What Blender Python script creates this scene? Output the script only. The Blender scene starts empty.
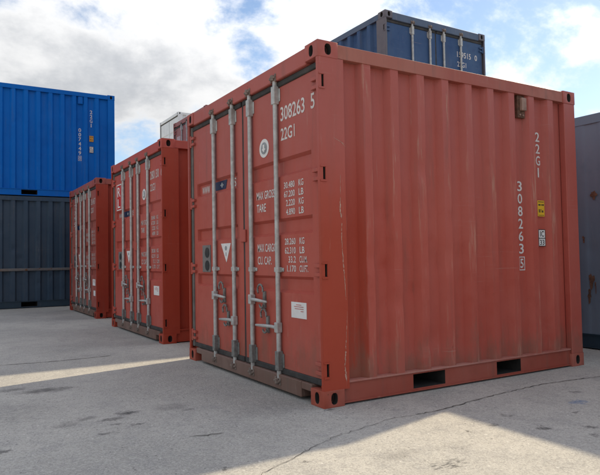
import bpy, bmesh, math, random
from mathutils import Vector, Matrix

scene = bpy.context.scene
col = scene.collection
random.seed(7)

# ------------------------------------------------------------------ camera
CAM = Vector((-2.328, -3.294, 1.039))
YAW, PITCH, ROLL = 1.06, 0.038, -0.015
fwd = Vector((math.cos(PITCH)*math.cos(YAW), math.cos(PITCH)*math.sin(YAW), math.sin(PITCH)))
rgt = Vector((math.sin(YAW), -math.cos(YAW), 0))
upv = rgt.cross(fwd)
r2 = rgt*math.cos(ROLL) + upv*math.sin(ROLL)
u2 = -rgt*math.sin(ROLL) + upv*math.cos(ROLL)
cd = bpy.data.cameras.new('camera')
cam = bpy.data.objects.new('camera', cd)
col.objects.link(cam)
cd.sensor_width = 36.0
cd.lens = 576.327/600*36
cd.shift_x = 39.35/600
cd.clip_start = 0.05
cd.clip_end = 3000
m = Matrix.Identity(4)
for i in range(3):
    m[i][0], m[i][1], m[i][2], m[i][3] = r2[i], u2[i], -fwd[i], CAM[i]
cam.matrix_world = m
scene.camera = cam

# ------------------------------------------------------------------ light
SUN = Vector((3.31, 0.69, 2.591)).normalized()      # towards the sun
SUN_EL = math.asin(SUN.z)
SUN_ROT = math.atan2(SUN.x, SUN.y)
sd = bpy.data.lights.new('sun', 'SUN')
sd.energy = 2.45
sd.angle = math.radians(0.9)
sd.color = (1.0, 0.85, 0.60)
so = bpy.data.objects.new('sun', sd)
col.objects.link(so)
so.location = (20, 5, 20)
so.rotation_euler = SUN.to_track_quat('Z', 'Y').to_euler()

SKY_OFF = (5.0, 9.18, 0.0)
world = bpy.data.worlds.new('World')
scene.world = world
world.use_nodes = True


class NG:
    """small helper round a node tree"""
    def __init__(self, tree):
        self.t = tree
        tree.nodes.clear()

    def n(self, kind, inputs=None, **kw):
        nd = self.t.nodes.new(kind)
        for k, v in kw.items():
            setattr(nd, k, v)
        for k, v in (inputs or {}).items():
            s = nd.inputs[k]
            if hasattr(v, 'is_output'):
                self.t.links.new(v, s)
            else:
                s.default_value = v
        return nd

    def math(self, op, a, b=0.0, c=0.0, clamp=False):
        nd = self.t.nodes.new('ShaderNodeMath')
        nd.operation = op
        nd.use_clamp = clamp
        for i, v in enumerate((a, b, c)):
            if hasattr(v, 'is_output'):
                self.t.links.new(v, nd.inputs[i])
            else:
                nd.inputs[i].default_value = v
        return nd.outputs[0]

    def ramp(self, fac, lo, hi, a=0.0, b=1.0, smooth=True):
        nd = self.n('ShaderNodeMapRange', {'Value': fac, 'From Min': lo, 'From Max': hi, 'To Min': a, 'To Max': b})
        nd.interpolation_type = 'SMOOTHSTEP' if smooth else 'LINEAR'
        return nd.outputs[0]

    def mix(self, fac, a, b, blend='MIX'):
        nd = self.t.nodes.new('ShaderNodeMix')
        nd.data_type = 'RGBA'
        nd.blend_type = blend
        for s, v in ((nd.inputs[0], fac), (nd.inputs[6], a), (nd.inputs[7], b)):
            if hasattr(v, 'is_output'):
                self.t.links.new(v, s)
            elif isinstance(v, (int, float)):
                s.default_value = v
            else:
                s.default_value = (v[0], v[1], v[2], 1.0)
        return nd.outputs[2]

    def noise(self, vec, scale, detail=4.0, rough=0.55, distortion=0.0, lac=2.0):
        nd = self.n('ShaderNodeTexNoise', {'Vector': vec, 'Scale': scale, 'Detail': detail, 'Roughness': rough,
                                           'Distortion': distortion, 'Lacunarity': lac})
        return nd.outputs[0]

    def mapping(self, vec, loc=(0, 0, 0), rot=(0, 0, 0), scale=(1, 1, 1)):
        return self.n('ShaderNodeMapping', {'Vector': vec, 'Location': loc, 'Rotation': rot, 'Scale': scale}).outputs[0]


g = NG(world.node_tree)
sky = g.n('ShaderNodeTexSky', sky_type='NISHITA', sun_disc=False, sun_elevation=SUN_EL, sun_rotation=SUN_ROT,
          altitude=50.0, air_density=1.0, dust_density=0.3, ozone_density=1.0)
tc = g.n('ShaderNodeTexCoord').outputs['Generated']
sep = g.n('ShaderNodeSeparateXYZ', {'Vector': tc})
zz = g.math('ADD', g.math('MAXIMUM', sep.outputs[2], 0.0), 0.55)
px = g.math('DIVIDE', sep.outputs[0], zz)
py = g.math('DIVIDE', sep.outputs[1], zz)
cuv = g.n('ShaderNodeCombineXYZ', {'X': px, 'Y': py, 'Z': 0.0}).outputs[0]
cuv = g.mapping(cuv, loc=SKY_OFF, rot=(0, 0, 0.35), scale=(1.0, 1.2, 1.0))
n1 = g.noise(cuv, 3.1, 10.0, 0.60, 0.1)
n2 = g.noise(g.mapping(cuv, loc=(7.3, 2.2, 4.0)), 1.3, 2.0, 0.5)
cover = g.math('ADD', n1, g.math('MULTIPLY', g.math('SUBTRACT', n2, 0.5), 0.50))
mask = g.ramp(cover, 0.405, 0.545)
shade = g.noise(g.mapping(cuv, loc=(1.7, 5.1, 2.0)), 3.2, 9.0, 0.62, 0.1)
thick = g.ramp(cover, 0.47, 0.68)
dens = g.math('MULTIPLY', thick, g.ramp(shade, 0.28, 0.60), clamp=True)
cloud = g.mix(dens, (6.4, 6.4, 6.4), (3.65, 3.8, 4.05))
# standard overcast luminance of a cloud deck: (1 + 2 sin elevation), relative to 15 degrees
lum = g.math('MULTIPLY_ADD', g.math('MAXIMUM', sep.outputs[2], 0.0), 1.32, 0.66)
# clouds scatter more light forward, so they brighten towards the sun
sdot = g.n('ShaderNodeVectorMath', {0: tc, 1: tuple(SUN)}, operation='DOT_PRODUCT').outputs['Value']
lum = g.math('MULTIPLY', lum, g.math('MULTIPLY_ADD', g.math('POWER', g.math('MAXIMUM', sdot, 0.0), 4.0), 0.55, 0.92))
cloud = g.mix(1.0, cloud, g.n('ShaderNodeCombineColor', {'Red': lum, 'Green': lum, 'Blue': lum}).outputs[0], 'MULTIPLY')
skyc = g.mix(mask, sky.outputs[0], cloud)
bg = g.n('ShaderNodeBackground', {'Color': skyc, 'Strength': 0.066})
out = g.n('ShaderNodeOutputWorld', {'Surface': bg.outputs[0]})

vs = scene.view_settings
vs.view_transform = 'Standard'
vs.look = 'None'
vs.gamma = 1.0
vs.use_curve_mapping = False
vs.exposure = 1.22


# ------------------------------------------------------------------ materials
def material(name):
    mt = bpy.data.materials.new(name)
    mt.use_nodes = True
    return mt, NG(mt.node_tree)


def finish(g, color, rough, metal=0.0, bump=None, strength=0.3, dist=0.01, spec=0.5):
    ins = {'Base Color': color, 'Roughness': rough, 'Metallic': metal, 'Specular IOR Level': spec}
    if bump is not None:
        b = g.n('ShaderNodeBump', {'Height': bump, 'Strength': strength, 'Distance': dist})
        ins['Normal'] = b.outputs[0]
    p = g.n('ShaderNodeBsdfPrincipled', ins)
    g.n('ShaderNodeOutputMaterial', {'Surface': p.outputs[0]})
    return p


def paint(name, base, faded, deep, seed, chalk=None, rust=0.35, wear=0.3, grime=0.25, ridge=False, fresh=None, spec=0.22, splash=0.0):
    """old container paint: chalked, streaked, scuffed on raised ribs, specks of rust"""
    mt, g = material(name)
    ob = g.n('ShaderNodeTexCoord').outputs['Object']
    v = g.mapping(ob, loc=(seed*3.7, seed*1.9, seed*5.3))
    big = g.noise(v, 0.9, 4.0, 0.6)
    med = g.noise(v, 5.0, 5.0, 0.62)
    streak = g.noise(g.mapping(v, scale=(14, 14, 0.55)), 1.0, 4.0, 0.6)
    c = g.mix(g.ramp(big, 0.34, 0.66), base, faded)
    c = g.mix(g.math('MULTIPLY', g.ramp(streak, 0.42, 0.75), 0.35), c, faded)
    c = g.mix(g.math('MULTIPLY', g.ramp(med, 0.50, 0.80), 0.40), c, deep)
    if chalk is not None:
        # the upper half has bleached to a mauve chalk, in drips
        zc = g.n('ShaderNodeSeparateXYZ', {'Vector': ob}).outputs[2]
        dr = g.noise(g.mapping(v, loc=(5, 5, 5), scale=(7, 7, 0.25)), 1.0, 4.0, 0.6)
        lm = g.math('ADD', zc, g.math('MULTIPLY', g.math('SUBTRACT', dr, 0.5), 1.6))
        c = g.mix(g.ramp(lm, 1.1, 2.3, 0.0, 0.75), c, chalk)
    if fresh is not None:
        # a repainted patch: first bay beside the door post, ragged upper limit
        s = g.n('ShaderNodeSeparateXYZ', {'Vector': ob})
        lim = g.math('ADD', s.outputs[2], g.math('MULTIPLY', g.math('SUBTRACT', med, 0.5), 0.5))
        a = g.ramp(lim, 1.95, 1.15)
        b = g.ramp(s.outputs[0], 0.425, 0.412)
        bay = g.math('MULTIPLY', a, b)
        c = g.mix(g.math('MULTIPLY', bay, 0.88), c, fresh)
    # grime washed down in streaks
    gr = g.noise(g.mapping(v, loc=(9, 4, 1), scale=(9, 9, 0.8)), 1.0, 6.0, 0.65)
    c = g.mix(g.math('MULTIPLY', g.ramp(gr, 0.52, 0.78), grime), c, (0.10, 0.085, 0.07))
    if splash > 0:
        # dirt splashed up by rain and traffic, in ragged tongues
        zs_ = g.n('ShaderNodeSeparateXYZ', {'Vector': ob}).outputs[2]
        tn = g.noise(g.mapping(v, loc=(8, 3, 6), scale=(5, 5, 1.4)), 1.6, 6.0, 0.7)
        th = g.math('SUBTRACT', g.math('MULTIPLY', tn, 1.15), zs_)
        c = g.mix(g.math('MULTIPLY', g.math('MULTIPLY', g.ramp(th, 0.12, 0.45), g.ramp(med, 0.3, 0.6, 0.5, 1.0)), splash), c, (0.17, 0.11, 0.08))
    # scuffs
    sc = g.noise(g.mapping(v, loc=(2, 8, 3), scale=(30, 30, 2.2)), 1.0, 5.0, 0.7)
    scm = g.ramp(sc, 0.62, 0.70)
    if ridge:
        y = g.n('ShaderNodeSeparateXYZ', {'Vector': ob}).outputs[1]
        onr = g.ramp(y, 0.024, 0.014)
        pt = g.ramp(g.noise(g.mapping(v, scale=(3, 3, 1.1)), 1.2, 3.0, 0.6), 0.42, 0.62)
        scm2 = g.math('MULTIPLY', g.ramp(sc, 0.50, 0.66), g.math('MULTIPLY', onr, pt))
        c = g.mix(g.math('MULTIPLY', scm2, 0.38), c, (0.50, 0.33, 0.24))
    c = g.mix(g.math('MULTIPLY', scm, wear*0.5), c, (0.45, 0.33, 0.27))
    hs = g.noise(g.mapping(v, loc=(6, 2, 9), rot=(0.0, 0.06, 0.0), scale=(1.6, 1.6, 90)), 1.0, 4.0, 0.7)
    hp = g.ramp(g.noise(g.mapping(v, loc=(1, 3, 2)), 1.7, 3.0, 0.6), 0.52, 0.66)
    c = g.mix(g.math('MULTIPLY', g.math('MULTIPLY', g.ramp(hs, 0.60, 0.70), hp), wear*0.8), c, (0.46, 0.33, 0.27))
    # rust
    rn = g.noise(g.mapping(v, loc=(4, 1, 7), scale=(1, 1, 0.7)), 11.0, 7.0, 0.72)
    rm = g.ramp(rn, 0.68 - 0.06*rust, 0.74 - 0.06*rust)
    c = g.mix(g.math('MULTIPLY', rm, min(1.0, rust*2)), c, (0.13, 0.055, 0.028))
    fine = g.noise(v, 60.0, 3.0, 0.6)
    rough = g.math('ADD', g.ramp(med, 0.3, 0.7, 0.42, 0.60, False), g.math('MULTIPLY', rm, 0.2))
    hb = g.math('ADD', g.math('MULTIPLY', big, 1.2), g.math('ADD', g.math('MULTIPLY', med, 0.22), g.math('MULTIPLY', fine, 0.03)))
    finish(g, c, rough, bump=hb, strength=0.35, dist=0.02, spec=spec)
    return mt


def simple(name, color, rough=0.6, metal=0.0, var=0.3, scale=12.0, dirt=(0.08, 0.06, 0.05), dirtamt=0.3, spec=0.4):
    mt, g = material(name)
    ob = g.n('ShaderNodeTexCoord').outputs['Object']
    n = g.noise(ob, scale, 6.0, 0.65)
    n2_ = g.noise(g.mapping(ob, loc=(3, 7, 1)), scale*0.3, 4.0, 0.6)
    dk = tuple(x*(1-var) for x in color)
    c = g.mix(g.ramp(n, 0.35, 0.65), color, dk)
    c = g.mix(g.math('MULTIPLY', g.ramp(n2_, 0.5, 0.72), dirtamt), c, dirt)
    finish(g, c, rough, metal, n, 0.15, 0.005, spec)
    return mt


RED_FADED = ((0.41, 0.077, 0.054), (0.43, 0.100, 0.076), (0.33, 0.053, 0.035))
M = {}
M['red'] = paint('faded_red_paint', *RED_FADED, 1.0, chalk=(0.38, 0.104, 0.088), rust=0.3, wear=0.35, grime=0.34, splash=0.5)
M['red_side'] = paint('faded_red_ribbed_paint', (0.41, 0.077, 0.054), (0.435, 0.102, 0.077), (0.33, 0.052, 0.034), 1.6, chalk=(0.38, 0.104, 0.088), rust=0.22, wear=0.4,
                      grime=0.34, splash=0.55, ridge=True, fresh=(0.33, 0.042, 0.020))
M['red_fresh'] = paint('repainted_red', (0.41, 0.080, 0.060), (0.44, 0.105, 0.082), (0.35, 0.055, 0.038), 2.2, chalk=(0.38, 0.104, 0.088), rust=0.2, wear=0.35, grime=0.15, fresh=(0.36, 0.052, 0.025))
M['red_rail'] = paint('weathered_red_rail', (0.34, 0.090, 0.066), (0.37, 0.135, 0.10), (0.20, 0.070, 0.050), 3.1, rust=0.7, wear=0.6, grime=0.45)
M['red_low'] = paint('dirty_red_rail', (0.31, 0.066, 0.044), (0.34, 0.095, 0.068), (0.20, 0.055, 0.038), 3.9, rust=0.5, wear=0.5, grime=0.45)
M['red_cast'] = paint('scuffed_red_casting', (0.33, 0.062, 0.036), (0.38, 0.12, 0.09), (0.22, 0.06, 0.04), 3.5, rust=0.7, wear=0.9, grime=0.6)
M['red_lip'] = paint('rubbed_red_lip', (0.40, 0.14, 0.11), (0.46, 0.25, 0.21), (0.30, 0.10, 0.08), 3.7, rust=0.5, wear=0.9, grime=0.3)
M['sill'] = paint('dirty_brown_sill', (0.155, 0.088, 0.068), (0.20, 0.130, 0.108), (0.10, 0.058, 0.043), 4.4, rust=0.8, wear=0.7, grime=0.6)
M['red_b'] = paint('red_paint_second', (0.41, 0.070, 0.050), (0.44, 0.10, 0.078), (0.33, 0.046, 0.030), 5.0, rust=0.25, wear=0.3, grime=0.2)
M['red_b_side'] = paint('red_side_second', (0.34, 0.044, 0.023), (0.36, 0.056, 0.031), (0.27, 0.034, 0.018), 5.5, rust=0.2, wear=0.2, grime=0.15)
M['red_c'] = paint('red_paint_third', (0.30, 0.070, 0.055), (0.34, 0.105, 0.085), (0.24, 0.04, 0.03), 6.3, rust=0.35, wear=0.3, grime=0.25)
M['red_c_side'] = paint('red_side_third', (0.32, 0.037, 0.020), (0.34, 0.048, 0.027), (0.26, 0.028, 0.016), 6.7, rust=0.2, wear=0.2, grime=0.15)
M['maroon'] = paint('dull_maroon_paint', (0.27, 0.065, 0.060), (0.33, 0.12, 0.11), (0.19, 0.045, 0.042), 7.1, rust=0.8, wear=0.6, grime=0.5)
M['blue'] = paint('bright_blue_paint', (0.002, 0.105, 0.42), (0.003, 0.125, 0.47), (0.002, 0.085, 0.36), 8.0, rust=0.10, wear=0.12, grime=0.20, spec=0.12)
M['navy'] = paint('faded_navy_paint', (0.028, 0.070, 0.175), (0.050, 0.098, 0.20), (0.016, 0.042, 0.12), 9.0, rust=0.5, wear=0.4, grime=0.35)
M['slate'] = paint('slate_paint', (0.027, 0.050, 0.083), (0.044, 0.066, 0.097), (0.016, 0.034, 0.064), 10.0, rust=0.3, wear=0.2, grime=0.35)
M['slate_low'] = paint('slate_rail_paint', (0.02, 0.038, 0.06), (0.03, 0.05, 0.07), (0.015, 0.025, 0.045), 10.6, rust=0.2, wear=0.2, grime=0.3)
M['rusty_slate'] = paint('rusty_slate_rail', (0.10, 0.10, 0.11), (0.17, 0.15, 0.14), (0.15, 0.07, 0.04), 10.9, rust=2.2, wear=0.8, grime=0.3)
M['grey'] = paint('grey_blue_paint', (0.125, 0.165, 0.225), (0.145, 0.18, 0.235), (0.095, 0.13, 0.185), 11.0, rust=0.3, wear=0.2, grime=0.22)
M['white'] = paint('white_paint', (0.66, 0.68, 0.70), (0.72, 0.73, 0.74), (0.55, 0.57, 0.60), 12.0, rust=0.2, wear=0.1, grime=0.2)
M['cream'] = paint('cream_paint', (0.66, 0.60, 0.52), (0.70, 0.65, 0.58), (0.55, 0.48, 0.40), 13.0, rust=0.3, wear=0.1, grime=0.2)
M['zinc'] = simple('galvanised_steel', (0.50, 0.495, 0.48), 0.5, 0.25, 0.25, 20.0, (0.20, 0.16, 0.13), 0.45)
M['zinc_dark'] = simple('dull_galvanised_steel', (0.25, 0.25, 0.24), 0.55, 0.3, 0.35, 24.0, (0.10, 0.07, 0.05), 0.6)
M['rusty_zinc'] = simple('rust_stained_zinc', (0.26, 0.20, 0.17), 0.65, 0.15, 0.5, 40.0, (0.11, 0.05, 0.03), 0.7)
M['rusty'] = simple('rusty_steel', (0.17, 0.085, 0.055), 0.8, 0.1, 0.5, 40.0, (0.05, 0.03, 0.02), 0.6)
M['rubber'] = simple('black_rubber', (0.045, 0.043, 0.042), 0.75, 0.0, 0.3, 18.0, (0.12, 0.10, 0.09), 0.4)
M['rubber_lit'] = simple('sunlit_rubber', (0.17, 0.165, 0.155), 0.75, 0.0, 0.25, 9.0, (0.08, 0.07, 0.06), 0.4)  # gasket rubber painted lighter, as lit by sun through the gap
M['dark'] = simple('dark_cavity', (0.03, 0.026, 0.024), 0.9, 0.0, 0.3, 9.0)  # near-black puts the shade inside holes, slots and pockets into the colour
M['letter'] = simple('white_lettering', (0.68, 0.64, 0.62), 0.6, 0.0, 0.15, 45.0, (0.45, 0.20, 0.17), 0.4)
M['letter_dim'] = simple('worn_white_lettering', (0.58, 0.52, 0.50), 0.6, 0.0, 0.2, 30.0, (0.36, 0.16, 0.13), 0.6)
M['paper'] = simple('white_paper', (0.72, 0.70, 0.69), 0.6, 0.0, 0.06, 12.0, (0.5, 0.4, 0.36), 0.2)
M['redprint'] = simple('red_print', (0.55, 0.03, 0.02), 0.5, 0.0, 0.15, 12.0, (0.3, 0.03, 0.02), 0.2)
M['pinkprint'] = simple('pale_red_print', (0.55, 0.22, 0.20), 0.6)
M['yellow'] = simple('yellow_sticker', (0.72, 0.42, 0.02), 0.5, 0.0, 0.1, 12.0, (0.3, 0.18, 0.03), 0.2)
M['orange'] = simple('orange_sticker', (0.62, 0.28, 0.03), 0.5, 0.0, 0.1, 12.0)
M['black'] = simple('black_print', (0.02, 0.02, 0.022), 0.6, 0.0, 0.2, 12.0)
M['navyprint'] = simple('navy_print', (0.012, 0.022, 0.075), 0.5, 0.0, 0.2, 12.0, (0.05, 0.05, 0.08), 0.2)
M['greyprint'] = simple('grey_print', (0.32, 0.34, 0.36), 0.6)
M['pinkpanel'] = simple('pale_pink_panel', (0.55, 0.38, 0.38), 0.6)
M['plate'] = simple('grey_plate', (0.20, 0.18, 0.175), 0.6, 0.1, 0.25, 14.0)
M['tan'] = simple('tan_vent_paint', (0.36, 0.22, 0.17), 0.65, 0.0, 0.25, 18.0, (0.12, 0.06, 0.04), 0.5)
M['scratch'] = simple('scraped_primer', (0.52, 0.31, 0.24), 0.8, 0.0, 0.25, 60.0, (0.35, 0.12, 0.09), 0.5)


# ground -----------------------------------------------------------
def ground_material():
    mt, g = material('worn_asphalt')
    ob = g.n('ShaderNodeTexCoord').outputs['Object']
    big = g.noise(ob, 0.55, 5.0, 0.6)
    med = g.noise(ob, 3.5, 6.0, 0.65)
    fine = g.noise(ob, 55.0, 4.0, 0.7)
    vor = g.n('ShaderNodeTexVoronoi', {'Vector': ob, 'Scale': 110.0, 'Randomness': 1.0})
    grain = g.n('ShaderNodeTexVoronoi', {'Vector': ob, 'Scale': 210.0, 'Randomness': 1.0})
    sp = g.n('ShaderNodeSeparateColor', {'Color': vor.outputs['Color']}).outputs[0]
    sp2 = g.n('ShaderNodeSeparateColor', {'Color': grain.outputs['Color']}).outputs[0]
    c = g.mix(g.ramp(big, 0.34, 0.62), (0.305, 0.293, 0.270), (0.405, 0.387, 0.354))
    c = g.mix(g.math('MULTIPLY', g.ramp(med, 0.45, 0.70), 0.55), c, (0.265, 0.258, 0.248))
    c = g.mix(g.math('MULTIPLY', g.ramp(sp, 0.55, 1.0, smooth=False), 0.32), c, (0.56, 0.54, 0.50))
    c = g.mix(g.math('MULTIPLY', g.ramp(sp, 0.45, 0.0, smooth=False), 0.42), c, (0.17, 0.166, 0.162))
    c = g.mix(g.math('MULTIPLY', g.ramp(sp2, 0.6, 1.0, smooth=False), 0.35), c, (0.56, 0.545, 0.52))
    # loose chips: sparse dark and pale flecks
    fl = g.n('ShaderNodeTexVoronoi', {'Vector': ob, 'Scale': 26.0, 'Randomness': 1.0})
    fsp = g.n('ShaderNodeSeparateColor', {'Color': fl.outputs['Color']})
    dot = g.ramp(fl.outputs['Distance'], 0.20, 0.12)
    c = g.mix(g.math('MULTIPLY', dot, g.ramp(fsp.outputs[0], 0.86, 0.88, 0, 0.75)), c, (0.10, 0.098, 0.095))
    c = g.mix(g.math('MULTIPLY', dot, g.ramp(fsp.outputs[1], 0.86, 0.88, 0, 0.7)), c, (0.66, 0.64, 0.60))
    mott = g.noise(ob, 14.0, 5.0, 0.7)
    c = g.mix(g.math('MULTIPLY', g.ramp(mott, 0.48, 0.72), 0.35), c, (0.27, 0.265, 0.26))
    # oil stains and smudges, each where it lies
    n3 = g.n('ShaderNodeTexNoise', {'Vector': ob, 'Scale': 13.0, 'Detail': 6.0, 'Roughness': 0.75}).outputs['Color']
    dv = g.n('ShaderNodeVectorMath', {0: n3, 1: (0.5, 0.5, 0.5)}, operation='SUBTRACT').outputs[0]
    dv = g.n('ShaderNodeVectorMath', {0: dv, 'Scale': 0.22}, operation='SCALE').outputs[0]
    pos = g.n('ShaderNodeVectorMath', {0: ob, 1: dv}, operation='ADD').outputs[0]
    acc = None
    stains = [(-1.18, 0.65, .075, .05, .9), (-1.32, 0.55, .09, .035, .75), (-1.47, 0.65, .07, .04, .5), (-1.60, .57, .09, .06, .42),
              (-1.21, .35, .045, .022, .8), (-1.43, .24, .05, .018, .75), (-1.33, .42, .03, .02, .8), (-.88, .64, .13, .09, .35), (-.80, .50, .05, .03, .6),
              (-1.55, 1.70, .22, .075, .75), (-1.80, 1.86, .12, .06, .6), (-2.02, .22, .05, .04, .9),
              (.85, -1.05, .035, .03, .9), (.66, -.85, .04, .03, .7), (1.1, -1.2, .04, .03, .8), (.98, -1.3, .03, .025, .8),
              (.43, -.86, .02, .016, .9), (-.68, -.78, .02, .015, .9), (-1.08, -.66, .025, .02, .8), (1.35, -.95, .03, .02, .8),
              (1.6, -1.1, .05, .03, .5), (.03, -.03, .045, .02, .7), (.9, -.75, .03, .025, .6), (-.35, .25, .3, .2, .18), (-1.9, 1.1, .35, .3, .2),
              (-.2, -.95, .12, .06, .25), (.15, -1.0, .1, .05, .22), (1.9, -.62, .05, .03, .6), (2.3, -.9, .07, .04, .5)]
    for (sx, sy, rx, ry, st) in stains:
        p = g.n('ShaderNodeMapping', {'Vector': pos, 'Location': (-sx/rx, -sy/ry, 0), 'Rotation': (0, 0, 0), 'Scale': (1/rx, 1/ry, 0.0)}).outputs[0]
        d = g.n('ShaderNodeVectorMath', {0: p}, operation='LENGTH').outputs['Value']
        k = g.ramp(d, 1.5, 0.35, 0.0, st)
        acc = k if acc is None else g.math('MAXIMUM', acc, k)
    st_c = g.math('MULTIPLY', acc, g.math('MULTIPLY', g.ramp(fine, 0.25, 0.6, 0.55, 1.0), g.ramp(mott, 0.3, 0.6, 0.55, 1.05)))
    c = g.mix(st_c, c, (0.065, 0.062, 0.062))
    # printed smudge and a trace of spilled blue paint
    p = g.mapping(pos, loc=(0.09/.13, 1.20/.07, 0), scale=(1/.13, 1/.07, 0))
    d = g.n('ShaderNodeVectorMath', {0: p}, operation='LENGTH').outputs['Value']
    ln = g.ramp(g.noise(g.mapping(ob, scale=(16, 60, 0)), 1.0, 4.0, 0.7), 0.46, 0.60)
    c = g.mix(g.math('MULTIPLY', g.ramp(d, 1.2, 0.6), g.math('MULTIPLY', ln, 0.8)), c, (0.08, 0.08, 0.08))
    p = g.mapping(pos, loc=(-1.63/.10, .80/.05, 0), scale=(1/.10, 1/.05, 0))
    d = g.n('ShaderNodeVectorMath', {0: p}, operation='LENGTH').outputs['Value']
    c = g.mix(g.math('MULTIPLY', g.ramp(d, 1.2, 0.5), g.ramp(fine, 0.3, 0.62, 0.2, 0.8)), c, (0.10, 0.16, 0.27))
    h = g.math('ADD', g.math('MULTIPLY', vor.outputs['Distance'], -0.5), g.math('ADD', g.math('MULTIPLY', fine, 0.9), g.math('MULTIPLY', med, 0.25)))
    finish(g, c, 0.9, 0.0, h, 0.5, 0.006, 0.25)
    return mt


M['ground'] = ground_material()
M['crack'] = simple('crack_dirt', (0.11, 0.104, 0.096), 0.95, 0.0, 0.4, 30.0)


# ------------------------------------------------------------------ mesh helpers
class MB:
    def __init__(self):
        self.v, self.f, self.m = [], [], []

    def add(self, verts, faces, mi=0):
        o = len(self.v)
        self.v += [tuple(p) for p in verts]
        self.f += [tuple(i+o for i in f) for f in faces]
        self.m += [mi]*len(faces)
        return self

    def box(self, x0, x1, y0, y1, z0, z1, mi=0):
        x0, x1 = min(x0, x1), max(x0, x1)
        y0, y1 = min(y0, y1), max(y0, y1)
        z0, z1 = min(z0, z1), max(z0, z1)
        v = [(x0, y0, z0), (x1, y0, z0), (x1, y1, z0), (x0, y1, z0), (x0, y0, z1), (x1, y0, z1), (x1, y1, z1), (x0, y1, z1)]
        return self.add(v, [(0, 3, 2, 1), (4, 5, 6, 7), (0, 1, 5, 4), (1, 2, 6, 5), (2, 3, 7, 6), (3, 0, 4, 7)], mi)

    def tube(self, pts, radii, n=12, mi=0, caps=True):
        pts = [Vector(p) for p in pts]
        if not hasattr(radii, '__len__'):
            radii = [radii]*len(pts)
        rings = []
        for i, p in enumerate(pts):
            a = pts[max(0, i-1)]
            b = pts[min(len(pts)-1, i+1)]
            t = (b-a).normalized()
            ref = Vector((0, 0, 1)) if abs(t.z) < 0.9 else Vector((1, 0, 0))
            s = t.cross(ref).normalized()
            u = s.cross(t)
            rings.append([p + (s*math.cos(2*math.pi*k/n) + u*math.sin(2*math.pi*k/n))*radii[i] for k in range(n)])
        o = len(self.v)
        for r in rings:
            self.v += [tuple(q) for q in r]
        for i in range(len(rings)-1):
            for k in range(n):
                a, b = o+i*n+k, o+i*n+(k+1) % n
                self.f.append((a, a+n, b+n, b))
                self.m.append(mi)
        if caps:
            self.f.append(tuple(o+k for k in range(n)))
            self.f.append(tuple(o+(len(rings)-1)*n+k for k in reversed(range(n))))
            self.m += [mi, mi]
        return self

    def disc(self, c, rad, axis, thick, n=24, mi=0, sy=1.0):
        """solid disc; axis 'x' lies in the yz plane"""
        c = Vector(c)
        vs_ = []
        for s in (-thick/2, thick/2):
            for k in range(n):
                a = 2*math.pi*k/n
                if axis == 'x':
                    vs_.append(c + Vector((s, math.cos(a)*rad*sy, math.sin(a)*rad)))
                else:
                    vs_.append(c + Vector((math.cos(a)*rad*sy, s, math.sin(a)*rad)))
        f = [tuple(range(n)), tuple(reversed(range(n, 2*n)))]
        f += [(k, k+n, (k+1) % n+n, (k+1) % n) for k in range(n)]
        return self.add(vs_, f, mi)

    def build(self, name, mats, parent=None, bevel=0.0, smooth=False, segs=1, angle=35):
        me = bpy.data.meshes.new(name)
        me.from_pydata(self.v, [], self.f)
        if not isinstance(mats, (list, tuple)):
            mats = [mats]
        for q in mats:
            me.materials.append(q)
        for p, mi in zip(me.polygons, self.m):
            p.material_index = mi
        bm = bmesh.new()
        bm.from_mesh(me)
        bmesh.ops.remove_doubles(bm, verts=bm.verts, dist=1e-5)
        bmesh.ops.recalc_face_normals(bm, faces=bm.faces)
        if bevel > 0:
            ed = [e for e in bm.edges if len(e.link_faces) == 2 and e.calc_face_angle(0) > math.radians(angle)]
            bmesh.ops.bevel(bm, geom=ed, offset=bevel, segments=segs, affect='EDGES', profile=0.5, clamp_overlap=True)
        bm.to_mesh(me)
        bm.free()
        if smooth:
            for p in me.polygons:
                p.use_smooth = True
            me.set_sharp_from_angle(angle=math.radians(angle))
        ob = bpy.data.objects.new(name, me)
        col.objects.link(ob)
        if parent is not None:
            ob.parent = parent
        return ob


def tag(o, label=None, cat=None, group=None, kind=None):
    for k, v in (('label', label), ('category', cat), ('group', group), ('kind', kind)):
        if v:
            o[k] = v
    return o


def smooth_noise(seed):
    rnd = random.Random(seed)
    w = [(rnd.uniform(-6, 6), rnd.uniform(-5, 5), rnd.uniform(0, 6.3), rnd.uniform(.3, 1)) for _ in range(7)]
    return lambda a, b: sum(k*math.sin(x*a + y*b + p) for x, y, p, k in w)/4.0


# ------------------------------------------------------------------ text
def text_mesh(body, w, h, bold=0.012):
    cu = bpy.data.curves.new('lettering', 'FONT')
    cu.body = body
    cu.offset = bold
    cu.resolution_u = 3
    ob = bpy.data.objects.new('lettering', cu)
    col.objects.link(ob)
    bpy.context.view_layer.update()
    dg = bpy.context.evaluated_depsgraph_get()
    me = bpy.data.meshes.new_from_object(ob.evaluated_get(dg))
    bpy.data.objects.remove(ob)
    bpy.data.curves.remove(cu)
    xs = [v.co.x for v in me.vertices]
    ys = [v.co.y for v in me.vertices]
    x0, x1, y0, y1 = min(xs), max(xs), min(ys), max(ys)
    for v in me.vertices:
        v.co.x = (v.co.x-x0)/(x1-x0)*w
        v.co.y = (v.co.y-y0)/(y1-y0)*h
        v.co.z = 0
    return me


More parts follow.
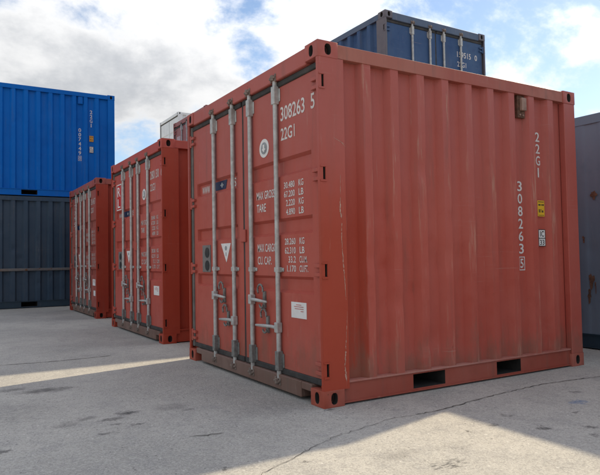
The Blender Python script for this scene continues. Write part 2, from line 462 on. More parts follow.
def put_text(parent, body, face, u, z, w, h, off, mat, name='lettering', bold=0.012):
    """face 'door': reads on the x = off plane, u = y of the left end (y falls to the right).
       face 'side': on the y = off plane, u = x of the left end."""
    me = text_mesh(body, w, h, bold)
    for v in me.vertices:
        a, b = v.co.x, v.co.y
        v.co = Vector((off, u-a, z+b)) if face == 'door' else Vector((u+a, off, z+b))
    me.materials.clear()
    me.materials.append(mat)
    me.name = name
    ob = bpy.data.objects.new(name, me)
    col.objects.link(ob)
    ob.parent = parent
    return ob


# ------------------------------------------------------------------ container parts
W, H = 2.438, 2.591
CX, CY, CZ = 0.178, 0.162, 0.118
DX = 0.045       # depth of the door skin behind the casting face


def hole_face(mb, o, u, v, w, h, rx, ry, nrm, depth, cu=None, cv=None):
    """a w x h plate at o spanned by u, v with a rounded hole that runs in along -nrm"""
    o, u, v, nrm = Vector(o), Vector(u), Vector(v), Vector(nrm)
    cu = w/2 if cu is None else cu
    cv = h/2 if cv is None else cv
    angs = set(2*math.pi*k/20 for k in range(20))
    for a, b in ((0, 0), (w, 0), (w, h), (0, h)):
        angs.add(math.atan2(b-cv, a-cu) % (2*math.pi))
    angs = sorted(angs)
    corners = [o, o+u*w, o+u*w+v*h, o+v*h]
    cang = [math.atan2(b-cv, a-cu) % (2*math.pi) for a, b in ((0, 0), (w, 0), (w, h), (0, h))]
    inner, near = [], []
    for a in angs:
        c, s = math.cos(a), math.sin(a)
        e = 2.6
        r = 1/((abs(c)/rx)**e + (abs(s)/ry)**e)**(1/e)
        inner.append(o + u*(cu+c*r) + v*(cv+s*r))
        near.append(min(range(4), key=lambda q: abs((a-cang[q]+math.pi) % (2*math.pi)-math.pi)))
    n = len(angs)
    back = [p - nrm*depth for p in inner]
    f = []
    for k in range(n):
        q = (k+1) % n
        if near[k] == near[q]:
            f.append((near[k], 4+q, 4+k))
        else:
            f.append((near[k], near[q], 4+q, 4+k))
    mb.add(corners+inner, f, 0)
    vs_ = inner+inner+back
    f2 = [(n+k, n+(k+1) % n, 2*n+(k+1) % n, 2*n+k) for k in range(n)]
    f2.append(tuple(range(2*n, 3*n)))
    mb.add(vs_, f2, 1)


def casting(parent, L, ex, ey, ez, mat):
    """corner casting; ex/ey/ez = 0 or 1 choose the corner"""
    mb = MB()
    X = (lambda a: a) if ex == 0 else (lambda a: L-a)
    Y = (lambda a: a) if ey == 0 else (lambda a: W-a)
    Z = (lambda a: a) if ez == 0 else (lambda a: H-a)
    P = lambda a, b, c: Vector((X(a), Y(b), Z(c)))
    sx, sy, sz = (1 if ex == 0 else -1), (1 if ey == 0 else -1), (1 if ez == 0 else -1)
    hole_face(mb, P(0, 0, 0), (0, sy, 0), (0, 0, sz), CY, CZ, .026, .041, (-sx, 0, 0), .055, .085, .060)
    hole_face(mb, P(0, 0, 0), (sx, 0, 0), (0, 0, sz), CX, CZ, .028, .041, (0, -sy, 0), .055, .090, .060)
    hole_face(mb, P(0, 0, 0), (sx, 0, 0), (0, sy, 0), CX, CY, .060, .031, (0, 0, -sz), .03, .090, .082)
    for q in ([P(CX, 0, 0), P(CX, CY, 0), P(CX, CY, CZ), P(CX, 0, CZ)], [P(0, CY, 0), P(CX, CY, 0), P(CX, CY, CZ), P(0, CY, CZ)],
              [P(0, 0, CZ), P(CX, 0, CZ), P(CX, CY, CZ), P(0, CY, CZ)]):
        mb.add(q, [(0, 1, 2, 3)], 0)
    return mb.build('corner_casting', [mat, M['dark']], parent, bevel=0.006, segs=2, smooth=True, angle=40)


def rect_hole_plate(mb, o, u, v, w, h, holes, nrm, depth, mi=0, mh=1):
    """plate with rectangular recesses; holes = (u0,u1,v0,v1)"""
    o, u, v, nrm = Vector(o), Vector(u), Vector(v), Vector(nrm)
    us = sorted({0, w} | {a for hh in holes for a in hh[:2]})
    vs_ = sorted({0, h} | {a for hh in holes for a in hh[2:]})
    for i in range(len(us)-1):
        for j in range(len(vs_)-1):
            a0, a1, b0, b1 = us[i], us[i+1], vs_[j], vs_[j+1]
            hit = any(hh[0]-1e-6 <= a0 and a1 <= hh[1]+1e-6 and hh[2]-1e-6 <= b0 and b1 <= hh[3]+1e-6 for hh in holes)
            q = [o+u*a0+v*b0, o+u*a1+v*b0, o+u*a1+v*b1, o+u*a0+v*b1]
            if not hit:
                mb.add(q, [(0, 1, 2, 3)], mi)
            else:
                r = [p-nrm*depth for p in q]
                mb.add(q+r, [(4, 5, 6, 7), (0, 1, 5, 4), (1, 2, 6, 5), (2, 3, 7, 6), (3, 0, 4, 7)], mh)


HINGE_Z = (2.30, 1.64, 0.955, 0.26)


def corner_post(parent, L, ex, ey, mat, slots=True):
    X = (lambda a: a) if ex == 0 else (lambda a: L-a)
    Y = (lambda a: a) if ey == 0 else (lambda a: W-a)
    sx = 1 if ex == 0 else -1
    z0, z1 = CZ-.002, H-CZ+.002
    mb = MB()
    if ex == 0:
        # side web with the hinge slots, thin front edge, return lip, inner web
        sy = 1 if ey == 0 else -1
        wd = .222
        holes = [(.028, .045, z-.044-z0, z+.044-z0) for z in HINGE_Z] if slots else []
        o = Vector((X(.003), Y(.003), z0))
        rect_hole_plate(mb, o, (1, 0, 0), (0, 0, 1), wd, z1-z0, holes, (0, -sy, 0), .03, 0, 1)
        if slots:
            for z in HINGE_Z:
                mb.box(.006, .058, Y(-.003), Y(.0025), z+.046, z+.056)
                mb.box(.006, .058, Y(-.004), Y(.0025), z-.058, z-.046)
                mb.box(.050, .060, Y(-.003), Y(.0025), z-.045, z+.045)
        mb.box(.0035, .023, Y(.0045), Y(.030), z0, z1)
        mb.box(.06, .075, Y(.004), Y(.12), z0, z1)
        mb.box(.205, .2245, Y(.0045), Y(.06), z0, z1)
        return mb.build('corner_post', [mat, M['dark']], parent, bevel=0.0)
    mb.box(X(.003), X(.168), Y(.003), Y(.06), z0, z1)
    mb.box(X(.0035), X(.05), Y(.06), Y(.15), z0, z1)
    return mb.build('corner_post', [mat, M['dark']], parent, bevel=0.004)


def corrugation(a0, a1, first, pitch, top, slope):
    """list of (a, depth01): 0 outer, 1 inner"""
    pts = [(a0, 1.0)]
    a = first
    while a + top + slope < a1 - 0.02:
        pts += [(a-slope, 1.0), (a, 0.0), (a+top, 0.0), (a+top+slope, 1.0)]
        a += pitch
    pts.append((a1, 1.0))
    return pts


def side_wall(parent, L, ey, mat, seed, dent=.0035, depth=.050):
    Y = (lambda a: a) if ey == 0 else (lambda a: W-a)
    prof = corrugation(.2, L-.165, .41, .2725, .077, .036)
    # split every flat so dents can bend it
    fine = []
    for i in range(len(prof)-1):
        (a, d), (b, e) = prof[i], prof[i+1]
        n = 3
        for k in range(n):
            fine.append((a+(b-a)*k/n, d+(e-d)*k/n))
    fine.append(prof[-1])
    z0, z1 = .155, H-.10
    nz = 56
    f = smooth_noise(seed)
    rnd = random.Random(seed+5)
    hits = [(rnd.uniform(.4, L-.3), rnd.uniform(.3, 1.9), rnd.uniform(.04, .12), rnd.uniform(.006, .020)) for _ in range(int(5*L))]
    hits += [(.63, .98, .06, .022), (.70, .70, .07, .018), (.62, 1.42, .09, .016), (.95, .33, .08, .020)]
    mb = MB()
    vs_, fs = [], []
    for j in range(nz+1):
        z = z0+(z1-z0)*j/nz
        edge = min(1.0, min(j, nz-j)/6.0)
        for (a, d) in fine:
            edge2 = edge*max(0.0, min(1.0, (L-1.0-a)/.25))
            y = .012 + depth*d + edge2*dent*f(a*2.2, z*2.0)
            for hx, hz, hr, hd in hits:
                q = ((a-hx)**2 + (z-hz)**2)/hr**2
                if q < 4:
                    y += edge2*hd*math.exp(-q*1.5)
            vs_.append((a, Y(y), z))
    n = len(fine)
    for j in range(nz):
        for i in range(n-1):
            k = j*n+i
            fs.append((k, k+1, k+n+1, k+n))
    mb.add(vs_, fs)
    return mb.build('side_wall', mat, parent, smooth=True, angle=22)


def end_wall(parent, L, mat, seed):
    prof = corrugation(.15, W-.15, .30, .27, .09, .05)
    mb = MB()
    vs_, fs = [], []
    for z in (.155, H-.10):
        for (a, d) in prof:
            vs_.append((L-.012-.045*d, a, z))
    n = len(prof)
    for i in range(n-1):
        fs.append((i, i+1, n+i+1, n+i))
    mb.add(vs_, fs)
    return mb.build('end_wall', mat, parent)


def roof(parent, L, mat):
    prof = corrugation(.17, L-.17, .30, .209, .09, .02)
    mb = MB()
    vs_, fs = [], []
    for y in (.05, W-.05):
        for (a, d) in prof:
            vs_.append((a, y, H-.012-.018*d))
    n = len(prof)
    for i in range(n-1):
        fs.append((i, i+1, n+i+1, n+i))
    mb.add(vs_, fs)
    return mb.build('roof_panel', mat, parent)


def door_leaf(parent, y0, y1, mat, ry0, ry1, bands):
    """door skin with horizontal recessed ribs, facing -x, plus its thickness"""
    d, sl = .030, .022
    z0, z1 = .185, 2.408
    mb = MB()
    zs = [(z0, 0)]
    for (a, b) in sorted(bands):
        zs += [(a, 0), (a+sl, 1), (b-sl, 1), (b, 0)]
    zs.append((z1, 0))
    ys = [y0, ry0, ry0+.010, ry1-.010, ry1, y1]
    flag = [0, 0, 1, 1, 0, 0]
    n = len(ys)
    vs_ = []
    for (z, r) in zs:
        for y, fl in zip(ys, flag):
            vs_.append((DX + d*r*fl, y, z))
    fs = [(j*n+i, j*n+i+1, (j+1)*n+i+1, (j+1)*n+i) for j in range(len(zs)-1) for i in range(n-1)]
    mb.add(vs_, fs)
    # edges of the leaf
    e = .04
    for (a0, b0, a1, b1) in ((y0, z0, y1, z0), (y1, z0, y1, z1), (y1, z1, y0, z1), (y0, z1, y0, z0)):
        mb.add([(DX, a0, b0), (DX, a1, b1), (DX+e, a1, b1), (DX+e, a0, b0)], [(0, 1, 2, 3)])
    return mb.build('door', mat, parent, smooth=True, angle=25)


def arc(c, r, a0, a1, n, x):
    return [(x, c[0]+r*math.cos(a0+(a1-a0)*k/n), c[1]+r*math.sin(a0+(a1-a0)*k/n)) for k in range(n+1)]


RODS = (0.628, 1.062, 1.40, 1.815)


def hardware(door, rods, handle_spec, detail=2):
    for y in rods:
        MB().tube([(.020, y, .10), (.020, y, 2.50)], .019, 14).build('lock_rod', M['zinc'], door, smooth=True)
        for (za, zb, nm) in ((2.275, 2.42, 'upper_rod_guide'), (.165, .315, 'lower_rod_guide')):
            b = MB()
            b.box(-.004, .044, y-.026, y+.026, za, zb)
            b.box(.036, .0445, y-.045, y+.045, za+.02, zb-.02)
            b.build(nm, M['zinc_dark'] if za < 1 else M['zinc'], door, bevel=.004)
        for (zc, s) in ((2.485, 1), (.085, -1)):
            b = MB()
            b.tube([(-.002, y, zc-.022), (-.002, y, zc+.022)], .019, 10)
            b.box(.0, .05, y-.044, y-.024, zc-.03, zc+.03)
            b.box(.0, .05, y+.024, y+.044, zc-.03, zc+.03)
            b.tube([(-.012, y-.034, zc), (.008, y-.034, zc)], .011, 8)
            b.tube([(-.012, y+.034, zc), (.008, y+.034, zc)], .011, 8)
            b.build('rod_cam', M['rusty_zinc'], door, bevel=.003)
        if detail > 1:
            b = MB()
            b.box(.004, .0445, y-.032, y+.032, .935, .975)
            b.box(.036, .0445, y-.062, y+.062, .94, .97)
            b.tube([(.030, y-.05, .955), (.0445, y-.05, .955)], .010, 8)
            b.tube([(.030, y+.05, .955), (.0445, y+.05, .955)], .010, 8)
            b.build('rod_guide', M['zinc'], door, bevel=.004)
    for (y, z, s, ln) in handle_spec:           # s = +1 handle runs towards +y
        b = MB()
        b.box(-.008, .040, y-.024, y+.024, z-.040, z+.040)
        pts = [(.004, y+s*.02, z), (-.006, y+s*.08, z+.004), (-.012, y+s*ln*.55, z), (-.010, y+s*ln, z-.006)]
        b.tube(pts, [.016, .014, .015, .010], 8)
        b.build('handle', M['zinc'], door, bevel=.004, smooth=True)
        # retainer: a plate with a hook and a ring the handle drops into
        yc = y+s*ln*.62
        r = MB()
        r.box(.030, .0445, yc-.018, yc+.018, z-.062, z+.075)
        r.tube(arc((yc+.045, z+.085), .045, math.radians(200), math.radians(-40), 12, .022), .0085, 7)
        r.tube(arc((yc, z-.028), .032, math.radians(-10), math.radians(-170), 9, .006), .0085, 7)
        r.build('handle_retainer', M['zinc_dark'], door, bevel=.0, smooth=True)


def hinges(door, ey, mat):
    Y = (lambda a: a) if ey == 0 else (lambda a: W-a)
    for z in HINGE_Z:
        b = MB()
        b.box(.018, .0448, Y(.050), Y(.125), z-.045, z-.018)
        b.box(.018, .0448, Y(.050), Y(.125), z+.018, z+.045)
        b.tube([(.026, Y(.044), z-.062), (.026, Y(.044), z+.062)], .0125, 10)
        b.box(.010, .040, Y(.0315), Y(.043), z-.06, z+.06)
        b.build('hinge', mat, door, bevel=.003)


def container(name, label, loc, rotz, L, mats, group=None, cat='container', door_detail=2, pockets=None, seed=1, dent=.0035, depth=.050):
    root = bpy.data.objects.new(name, None)
    root.empty_display_size = .3
    col.objects.link(root)
    root.location = loc
    root.rotation_euler = (0, 0, rotz)
    tag(root, label, cat, group)
    mm = lambda k: mats.get(k, mats['main'])
    for ex in (0, 1):
        for ey in (0, 1):
            for ez in (0, 1):
                casting(root, L, ex, ey, ez, mats.get('cast_low' if ez == 0 else 'cast', mm('post')))
            corner_post(root, L, ex, ey, mm('post') if ex == 0 else mm('main'), slots=door_detail > 0)
    for ey in (0, 1):
        Y = (lambda a: a) if ey == 0 else (lambda a: W-a)
        side_wall(root, L, ey, mm('side'), seed*11+ey, dent, depth)
        b = MB().box(CX-.001, L-CX+.001, Y(.006), Y(.07), H-.112, H-.012)
        b.build('top_side_rail', mm('rail'), root, bevel=.0015)
        # bottom rail with fork pockets
        sy = 1 if ey == 0 else -1
        pk = pockets if pockets is not None else []
        b = MB()
        o = Vector((CX-.001, Y(.022), .024))
        hh = .131
        holes = [(a-(CX-.001), c-(CX-.001), .010, .118) for a, c in pk]
        rect_hole_plate(b, o, (1, 0, 0), (0, 0, 1), L-2*CX+.002, hh, holes, (0, -sy, 0), .55, 0, 1)
        b.box(CX-.001, L-CX+.001, Y(.0222), Y(.07), .1552, .1652)
        b.box(CX-.001, L-CX+.001, Y(.010), Y(.07), .1553, .168, 2)
        b.box(CX-.001, L-CX+.001, Y(.012), Y(.07), .014, .0238)
        b.build('bottom_side_rail', [mm('low'), M['dark'], mats.get('lip', mm('low'))], root, bevel=.0)
    end_wall(root, L, mm('main'), seed)
    roof(root, L, mm('rail'))
    MB().box(.06, L-.06, .62, W-.62, .10, .15).build('floor_frame', M['dark'], root)
    MB().box(.06, L-.06, .072, W-.072, .150, .154).build('floor', M['dark'], root)
    # rear frame members
    MB().box(L-.10, L-.004, CY+.001, W-CY-.001, .02, .158).build('rear_sill', mm('low'), root, bevel=.004)
    MB().box(L-.10, L-.004, CY+.001, W-CY-.001, H-.112, H-.01).build('rear_header', mm('rail'), root, bevel=.004)
    # door end
    MB().box(.006, .10, CY+.001, W-CY-.001, 2.455, H-.008).build('door_header', mm('header'), root, bevel=.006)
    b = MB()
    b.box(.008, .10, .30, W-.30, .022, .138)
    b.box(.010, .10, .165, .30, .085, .138)
    b.box(.010, .10, W-.30, W-.165, .085, .138)
    b.build('door_sill', mm('sill'), root, bevel=.005)
    bands = ((1.69, 1.835), (1.227, 1.36), (.775, .905))
    dr = door_leaf(root, .052, 1.222, mm('door'), .165, 1.115, bands)
    dl = door_leaf(root, 1.252, 2.372, mm('door'), 1.355, 2.285, bands)
    for (d, y0, y1) in ((dr, .052, 1.222), (dl, 1.252, 2.372)):
        MB().box(.032, .0849, y0, y1, 2.4092, 2.454).build('gasket', M['rubber'], d, bevel=.006)
        MB().box(.034, .0849, y0, y1, .1385, .1838).build('gasket', M['rubber'], d, bevel=.006)
    MB().box(.046, .0849, 1.2225, 1.2515, .139, 2.454).build('gasket', M['rubber'], dr, bevel=.003)
    MB().box(.030, .0849, 2.3725, 2.416, .139, 2.454).build('gasket', M['rubber_lit'], dl, bevel=.004)
    MB().box(.026, .0445, 1.188, 1.285, 1.195, 1.305).build('closing_plate', mm('door'), dr, bevel=.004)
    if door_detail > 0:
        hardware(dr, RODS[:2], ((RODS[1], .70, -1, .30), (RODS[0], .50, 1, .32)) if door_detail > 1 else (), door_detail)
        hardware(dl, RODS[2:], ((RODS[3], .70, -1, .28), (RODS[2], .49, 1, .26)) if door_detail > 1 else (), door_detail)
        hinges(dr, 0, mm('door'))
        hinges(dl, 1, mm('door'))
    return root, dr, dl


def door_markings(dr, dl, num, mat, paper=True, tri=True, emblem=True, logo=True):
    x = DX-.0022
    a = num.split(' ')
    T = lambda s, u, z, w, h, m=mat, d=dr, xx=x: put_text(d, s, 'door', u, z, w, h, xx, m)
    T(a[0], .585, 2.130, .345, .115)
    T(a[1], .160, 2.130, .050, .115)
    T('22G1', .585, 1.975, .205, .098)
    hh = .050
    T('MAX GROSS', .995, 1.54, .30, .068)
    T('TARE', .995, 1.435, .155, .068)
    T('MAX CARGO', .990, 1.10, .31, .068)
    T('CU. CAP.', .990, .995, .23, .068)
    for (s, k, z) in (('30.480', 'KG', 1.590), ('67.200', 'LB', 1.520), ('2.220', 'KG', 1.450), ('4.890', 'LB', 1.380),
                      ('28.260', 'KG', 1.150), ('62.310', 'LB', 1.080)):
        w = .155 if len(s) == 6 else .128
        T(s, .395+w, z, w, hh)
        T(k, .340, z, .065, hh)
    T('33.2', .395+.105, 1.010, .105, hh)
    T('CU.M.', .345, 1.010, .105, hh)
    T('1.170', .395+.128, .940, .128, hh)
    T('CU.FT.', .345, .940, .115, hh)
    if emblem:
        e = MB()
        e.disc((DX-.002, .855, 1.965), .078, 'x', .0024, 28)
        e = e.build('round_sticker', M['paper'], dr)
        b = MB()
        b.disc((DX-.0046, .855, 1.965), .050, 'x', .002, 20)
        b.build('round_emblem', M['greyprint'], dr)
        b = MB()
        b.box(DX-.008, DX-.0064, .843, .867, 1.935, 1.995)
        b.box(DX-.0079, DX-.0064, .830, .880, 1.948, 1.962)
        b.build('round_emblem', M['paper'], dr)
    if paper:
        MB().box(DX-.003, DX-.0005, .262, .470, .592, .712).build('paper_label', M['paper'], dr)
        b = MB()
        for (y0, y1, z) in ((.33, .40, .692), (.30, .43, .678), (.30, .42, .662), (.30, .34, .645)):
            b.box(DX-.0042, DX-.0035, y0, y1, z-.003, z+.003)
        b.build('label_print', M['pinkprint'], dr)
    if tri:
        zt, zb, yl, yr, yc = 1.195, 1.015, 1.715, 1.505, 1.600
        b = MB()
        x0, x1 = DX-.003, DX-.0005
        b.add([(x0, yl, zt), (x0, yr, zt), (x0, yc, zb), (x1, yl, zt), (x1, yr, zt), (x1, yc, zb)],
              [(0, 1, 2), (3, 5, 4), (0, 3, 4, 1), (1, 4, 5, 2), (2, 5, 3, 0)])
        b.build('triangle_sticker', M['paper'], dl)
        b = MB()
        b.disc((DX-.0042, 1.608, 1.150), .022, 'x', .001, 14)
        b.box(DX-.0045, DX-.0035, 1.598, 1.612, 1.075, 1.11)
        b.build('sticker_print', M['greyprint'], dl)
    # ventilation plate with two round holes
    MB().box(DX-.008, DX-.0005, 1.955, 2.150, .920, 1.190).build('vent_plate', M['plate'], dl, bevel=.002)
    for zc in (1.115, .985):
        MB().disc((DX-.009, 2.03, zc), .052, 'x', .004, 20).build('vent_hole', M['black'], dl)
    if logo:
        xr = DX+.030-.002
        put_text(dl, 'WWW', 'door', 2.215, 1.718, .19, .075, xr, mat)
        b = MB()
        b.add([(xr-.002, 1.975, 1.806), (xr-.002, 1.625, 1.806), (xr-.002, 1.655, 1.722), (xr-.002, 1.945, 1.722),
               (xr, 1.975, 1.806), (xr, 1.625, 1.806), (xr, 1.655, 1.722), (xr, 1.945, 1.722)],
              [(0, 1, 2, 3), (4, 7, 6, 5), (0, 4, 5, 1), (1, 5, 6, 2), (2, 6, 7, 3), (3, 7, 4, 0)])
        b.build('logo_panel', M['navyprint'], dl)
        b = MB()
        b.disc((xr-.003, 1.735, 1.764), .026, 'x', .001, 18, sy=.7)
        b.box(xr-.0036, xr-.0026, 1.70, 1.77, 1.758, 1.770)
        b.build('logo_mark', M['greyprint'], dl)
        put_text(dl, 'OS', 'door', 1.555, 1.720, .12, .080, xr, mat)


def side_markings(root, L, num, mat, sticker, extra=True):
    y = .0595
    snap = lambda q: .5845+.2725*round((q-.5845)/.2725)      # centre of an inner flat
    xa, xb = snap(L-2.991+2.2195), snap(L-2.991+2.492)
    z = 2.085
    for ch in '22G1':
        put_text(root, ch, 'side', xb-.030 + (.021 if ch == '1' else 0), z, .018 if ch == '1' else .060, .088, y, mat)
        z -= .110
    z = 1.615
    for ch in num.split(' ')[0]:
        put_text(root, ch, 'side', xa-.031, z, .062, .090, y, mat)
        z -= .112
    z -= .02
    put_text(root, num.split(' ')[1], 'side', xa-.022, z+.005, .044, .082, y, mat)
    b = MB()
    fw = .008
    x0, x1, z0, z1 = xa-.040, xa+.040, z-.016, z+.106
    b.box(x0, x1, y-.0008, y, z0, z0+fw)
    b.box(x0, x1, y-.0008, y, z1-fw, z1)
    b.box(x0, x0+fw, y-.0008, y, z0+fw, z1-fw)
    b.box(x1-fw, x1, y-.0008, y, z0+fw, z1-fw)
    b.build('digit_frame', mat, root)
    MB().box(xb-.046, xb+.052, .046, .0475, 1.395, 1.540).build('warning_sticker', sticker, root)
    b = MB()
    for (a0, a1, zc, t) in ((-.036, .044, 1.527, .006), (-.034, -.008, 1.500, .014), (0, .012, 1.500, .014), (.02, .042, 1.500, .014),
                            (-.03, -.016, 1.445, .03), (-.006, .004, 1.445, .03), (.016, .034, 1.44, .02), (-.036, .044, 1.405, .004)):
        b.box(xb+a0, xb+a1, .0452, .0459, zc-t/2, zc+t/2)
    b.build('sticker_print', M['black'], root)
    MB().box(xb-.046, xb+.052, .046, .0475, 1.120, 1.275).build('code_plate', M['paper'], root)
    b = MB()
    b.box(xb-.046, xb+.052, .0452, .0459, 1.190, 1.197)
    for (a0, a1, c0, c1) in ((-.046, -.040, 1.120, 1.275), (.046, .052, 1.120, 1.275), (-.04, .046, 1.120, 1.126), (-.04, .046, 1.269, 1.275)):
        b.box(xb+a0, xb+a1, .0453, .0459, c0, c1)
    b.build('plate_frame', M['black'], root)
    put_text(root, 'IC', 'side', xb-.022, 1.208, .055, .052, .0452, M['black'])
    put_text(root, '33', 'side', xb-.028, 1.132, .062, .048, .0452, M['black'])
    if extra:
        x0 = xa-.032
        b = MB()
        b.box(x0, x0+.10, .030, .0605, 2.275, 2.475)
        b.build('vent_backing', M['rusty'], root, bevel=.003)
        b = MB()
        b.box(x0+.025, x0+.088, .000, .0295, 2.335, 2.450)
        b.tube([(x0+.03, .022, 2.300), (x0+.03, .032, 2.300)], .011, 8)
        b.tube([(x0+.07, .022, 2.298), (x0+.07, .032, 2.298)], .011, 8)
        b.build('vent_cover', M['tan'], root, bevel=.008)


def scratch(parent, pts, width, y, mat, density=22):
    """chipped paint along a scrape on the side of a post: small ragged flakes down to the primer"""
    rnd = random.Random(len(pts)*17+int(pts[0][1]*100))
    mb = MB()
    for i in range(len(pts)-1):
        (xa, za, wa), (xb, zb, wb) = pts[i], pts[i+1]
        ln = math.hypot(xb-xa, zb-za)
        for k in range(max(2, int(ln*density*6))):
            t = rnd.random()
            w = (wa+(wb-wa)*t)*width
            cx, cz = xa+(xb-xa)*t+rnd.gauss(0, .2)*w, za+(zb-za)*t
            sx, sz = w*rnd.choice((.12, .2, .3, .55)), rnd.choice((.004, .008, .014, .026))
            lean = (xb-xa)/(zb-za+1e-6)
            n = rnd.randint(5, 8)
            vs_ = []
            for q in range(n):
                a = 2*math.pi*q/n
                r = rnd.uniform(.5, 1.1)
                dz = math.sin(a)*sz*r
                vs_.append((cx+math.cos(a)*sx*r+dz*lean, y-k*2e-6, cz+dz))
            mb.add(vs_, [tuple(range(n))])
    o = mb.build('scratch', mat, parent)
    o['kind'] = 'stuff'
    return o


# ------------------------------------------------------------------ ground
gm = MB()
R = 260.0
gm.add([(-R, -R, 0), (R, -R, 0), (R, R, 0), (-R, R, 0)], [(0, 1, 2, 3)])
ground = tag(gm.build('ground', M['ground']), 'worn grey asphalt of the container yard', None, None, 'structure')


def crack(pts, width, seed):
    rnd = random.Random(seed)
    fine = []
    for i in range(len(pts)-1):
        a, b = Vector(pts[i]), Vector(pts[i+1])
        n = max(2, int((b-a).length/.035))
        for k in range(n):
            p = a.lerp(b, k/n)
            fine.append(p + Vector((rnd.uniform(-.009, .009), rnd.uniform(-.009, .009))))
    fine.append(Vector(pts[-1]))
    vs_, fs = [], []
    for i, p in enumerate(fine):
        t = (fine[min(i+1, len(fine)-1)]-fine[max(i-1, 0)]).normalized()
        nrm = Vector((-t.y, t.x))
        w = width*rnd.uniform(.35, 1.2)*(.2 if i in (0, len(fine)-1) else 1)
        a, b = p+nrm*w/2, p-nrm*w/2
        vs_ += [(a.x, a.y, .004), (b.x, b.y, .004)]
    for i in range(len(fine)-1):
        fs.append((2*i, 2*i+1, 2*i+3, 2*i+2))
    mb = MB()
    mb.add(vs_, fs)
    return mb.build('crack', M['crack'], ground)


crack([(3.1, -.46), (2.47, -.37), (1.89, -.31), (1.23, -.36), (.63, -.44), (.42, -.44)], .009, 1)
crack([(.42, -.44), (.23, -.42), (-.34, -.55), (-.91, -.80), (-1.3, -1.0)], .0045, 2)
crack([(-1.03, -.08), (-.93, -.11), (-.82, -.12)], .010, 3)
crack([(-2.6, 3.25), (-1.75, 3.16), (-1.23, 3.08), (-.65, 3.12)], .014, 4)

# ------------------------------------------------------------------ containers
L10, L20 = 2.991, 6.058
PK10 = [(.85, 1.19), (1.80, 2.11)]
PK20 = [(1.82, 2.17), (3.89, 4.24)]

ROW = 'red containers standing in a row with doors to the yard'
red = dict(main=M['red'], door=M['red'], side=M['red_side'], post=M['red_fresh'], rail=M['red_rail'], low=M['red_low'], sill=M['sill'], header=M['red'], cast=M['red'], cast_low=M['red_cast'], lip=M['red_lip'])
A, adr, adl = container('shipping_container', 'nearest and largest faded red container, ribbed side towards the camera, numbered 308263 5',
                        (0, 0, 0), 0, L10, red, ROW, pockets=PK10, seed=1)
door_markings(adr, adl, '308263 5', M['letter'])
side_markings(A, L10, '308263 5', M['letter'], M['yellow'])
scratch(A, [(.180, 1.62, .2), (.176, 1.46, .4), (.170, 1.40, 1.3), (.184, 1.30, 1.0), (.180, 1.18, .5), (.192, .98, .8), (.203, .84, .7), (.210, .74, .3)], .012, .0018, M['scratch'])
scratch(A, [(.217, .66, .2), (.206, .50, .5), (.193, .36, .9), (.186, .27, .8), (.198, .19, 1.1)], .011, .0018, M['scratch'])
scratch(A, [(.165, 1.885, .6), (.19, 1.875, 1.0), (.214, 1.855, .5)], .012, .0018, M['scratch'], 20)

redb = dict(main=M['red_b'], side=M['red_b_side'], post=M['red_b_side'], rail=M['red_b'], low=M['red_b_side'], sill=M['sill'], header=M['red_b'], cast=M['red_b'], cast_low=M['red_b_side'])
B, bdr, bdl = container('shipping_container', 'second red container in the row, with a bright red placard on its left door',
                        (.125, 3.60, 0), 0, L10, redb, ROW, pockets=PK10, seed=2)
door_markings(bdr, bdl, '280130 6', M['letter_dim'])
MB().box(DX-.003, DX-.0005, 1.98, 2.25, 1.845, 2.255).build('placard', M['redprint'], bdl)
b = MB()
for (y0, y1, z0, z1) in ((2.235, 2.25, 1.845, 2.255), (1.98, 1.995, 1.845, 2.255), (1.995, 2.235, 2.24, 2.255), (1.995, 2.235, 1.845, 1.86)):
    b.box(DX-.0042, DX-.0034, y0, y1, z0, z1)
b.build('placard_border', M['paper'], bdl)
put_text(bdl, 'R', 'door', 2.20, 2.06, .16, .15, DX-.0042, M['paper'])
put_text(bdl, 'L', 'door', 2.19, 1.885, .14, .14, DX-.0042, M['paper'])

redc = dict(main=M['red_c'], side=M['red_c_side'], post=M['red_c_side'], rail=M['red_c'], low=M['red_c_side'], sill=M['sill'], header=M['red_c'], cast=M['red_c'], cast_low=M['red_c_side'])
C, cdr, cdl = container('shipping_container', 'third and farthest red container in the row, beside the dark slate container',
                        (.20, 7.38, 0), 0, L10, redc, ROW, pockets=PK10, seed=3)
door_markings(cdr, cdl, '261457 3', M['letter_dim'], emblem=False)
for k, ch in enumerate('TOMS'):
    put_text(cdl, ch, 'door', 2.15, 2.17-.125*k, .13, .10, DX-.0022, M['letter_dim'])
MB().box(DX-.003, DX-.0005, .262, .40, .40, .50).build('paper_label', M['paper'], cdr)

# stack at the left: slate below, bright blue on top
slate = dict(main=M['slate'], side=M['slate'], post=M['slate'], rail=M['slate'], low=M['slate_low'], sill=M['slate_low'])
S0, _, _ = container('shipping_container', 'dark slate ribbed container on the ground under the bright blue one',
                     (1.51-L20, 10.92, 0), 0, L20, slate, 'containers stacked behind the row', door_detail=0, pockets=PK20, seed=4, dent=.006, depth=.048)
b = MB()
b.box(CX, L20-.05, -.006, .052, .855, .915)
b.build('rub_rail', M['rusty_slate'], S0, bevel=.006)
blue = dict(main=M['blue'])
S1, _, _ = container('shipping_container', 'bright blue ribbed container stacked on the dark slate one',
                     (1.51-L20, 10.92, H), 0, L20, blue, 'containers stacked behind the row', door_detail=0, pockets=PK20, seed=5, dent=.003)
side_markings(S1, L20, '007449 0', M['letter'], M['orange'], extra=False)
x0 = .5845+.2725*17-.045
MB().box(x0, x0+.11, .004, .0605, 2.29, 2.47).build('vent_cover', M['blue'], S1, bevel=.01)

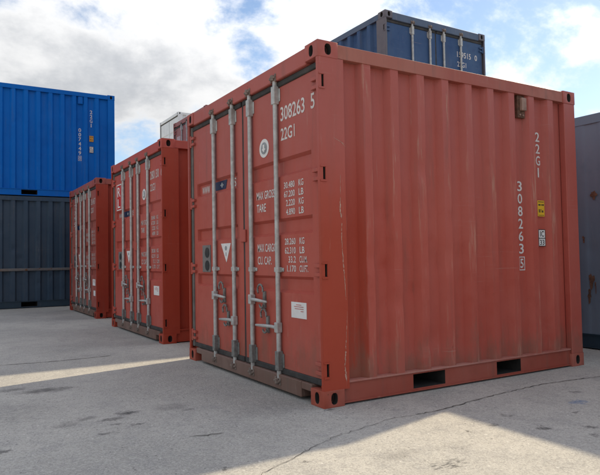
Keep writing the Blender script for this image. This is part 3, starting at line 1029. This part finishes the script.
# navy container on the second level behind the near one, and what carries it
M['navy_post'] = paint('weathered_navy_post', (0.12, 0.115, 0.14), (0.16, 0.145, 0.16), (0.085, 0.085, 0.11), 14.0, rust=0.8, wear=0.4, grime=0.3)
M['navy_head'] = paint('weathered_navy_header', (0.075, 0.11, 0.18), (0.11, 0.14, 0.20), (0.05, 0.075, 0.13), 15.0, rust=0.6, wear=0.4, grime=0.3)
navy = dict(main=M['navy'], sill=M['navy'], post=M['navy_post'], header=M['navy_head'], rail=M['navy_head'], cast=M['navy_post'], side=M['navy'])
redm = dict(main=M['red_c'], sill=M['sill'])
container('shipping_container', 'red container beneath the navy blue one, hidden behind the nearest container',
          (6.595, 3.92, 0), math.pi/2, L20, redm, 'containers stacked behind the row', door_detail=0, seed=6)
U, udr, udl = container('shipping_container', 'navy blue container peeking over the nearest red one, doors to the right',
                        (6.595, 3.92, H), math.pi/2, L20, navy, 'containers stacked behind the row', seed=7)
put_text(udr, '159515', 'door', .705, 2.075, .36, .105, DX-.0022, M['letter'])
put_text(udr, '0', 'door', .245, 2.075, .065, .105, DX-.0022, M['letter'])
put_text(udr, '22G1', 'door', .705, 1.90, .23, .095, DX-.0022, M['letter'])
for k, ch in enumerate('22G1'):
    o = put_text(U, ch, 'door', 0, 0, .06, .09, 0, M['letter'])
    for v in o.data.vertices:
        yy, z2 = v.co.y, v.co.z
        v.co = Vector((.52+yy, W-.0595, 2.10-.112*k+z2))

# grey container at the right edge
grey = dict(main=M['grey'], low=M['slate_low'])  # bottom rail coloured dark slate to paint in the shadow on it
G, _, _ = container('shipping_container', 'dented grey-blue container with rust patches at the right edge of the photo',
                    (3.92, 3.45, 0), -math.pi/2, L20, grey, 'containers stacked behind the row', door_detail=0, seed=8, dent=.002, depth=.008)
mt = M['rusty']
rnd = random.Random(3)
for (wy, z, sw, sh) in ((.405, 1.70, .07, .08), (.535, 1.22, .035, .05), (.462, .77, .06, .14), (.49, .60, .05, .10), (.42, .70, .02, .08)):
    n = 28
    vs_ = []
    ph = [rnd.uniform(0, 6.3) for _ in range(4)]
    for k in range(n):
        a = 2*math.pi*k/n
        q = 1 + .28*math.sin(2*a+ph[0]) + .2*math.sin(3*a+ph[1]) + .14*math.sin(5*a+ph[2]) + .1*math.sin(9*a+ph[3])
        vs_.append((3.45-wy+math.cos(a)*sw*.42*q, .0085, z+math.sin(a)*sh*.45*q-(sh*.5 if 1.35 < a/math.pi < 1.65 else 0)))
    MB().add(vs_, [tuple(range(n))]).build('rust_patch', mt, G)

# maroon container on the second level far behind, and its carrier
mar = dict(main=M['maroon'], sill=M['maroon'])
container('shipping_container', 'red container under the maroon one behind the row',
          (3.88, 10.66, 0), 0, L20, redm, 'containers stacked behind the row', door_detail=0, seed=9)
Rr, rdr, rdl = container('shipping_container', 'dull maroon container on the second level, seen between the two nearest red ones',
                         (3.88, 10.66, H), 0, L20, mar, 'containers stacked behind the row', door_detail=1, seed=10)
MB().box(DX-.004, DX-.0005, 1.98, 2.26, 1.40, 2.15).build('pale_panel', M['pinkpanel'], rdl)

# white and cream containers, third level, farthest back
wht = dict(main=M['white'], sill=M['white'])
crm = dict(main=M['cream'], side=M['cream'])
for k in range(2):
    container('shipping_container', 'pale container in the farthest stack, hidden below the white one, level %s' % ('one', 'two')[k],
              (7.1, 21.0, H*k), 0, L20, wht, 'white containers far behind', door_detail=0, seed=11+k)
container('shipping_container', 'white container on top of the farthest stack',
          (7.1, 21.0, 2*H), 0, L20, wht, 'white containers far behind', door_detail=0, seed=13)
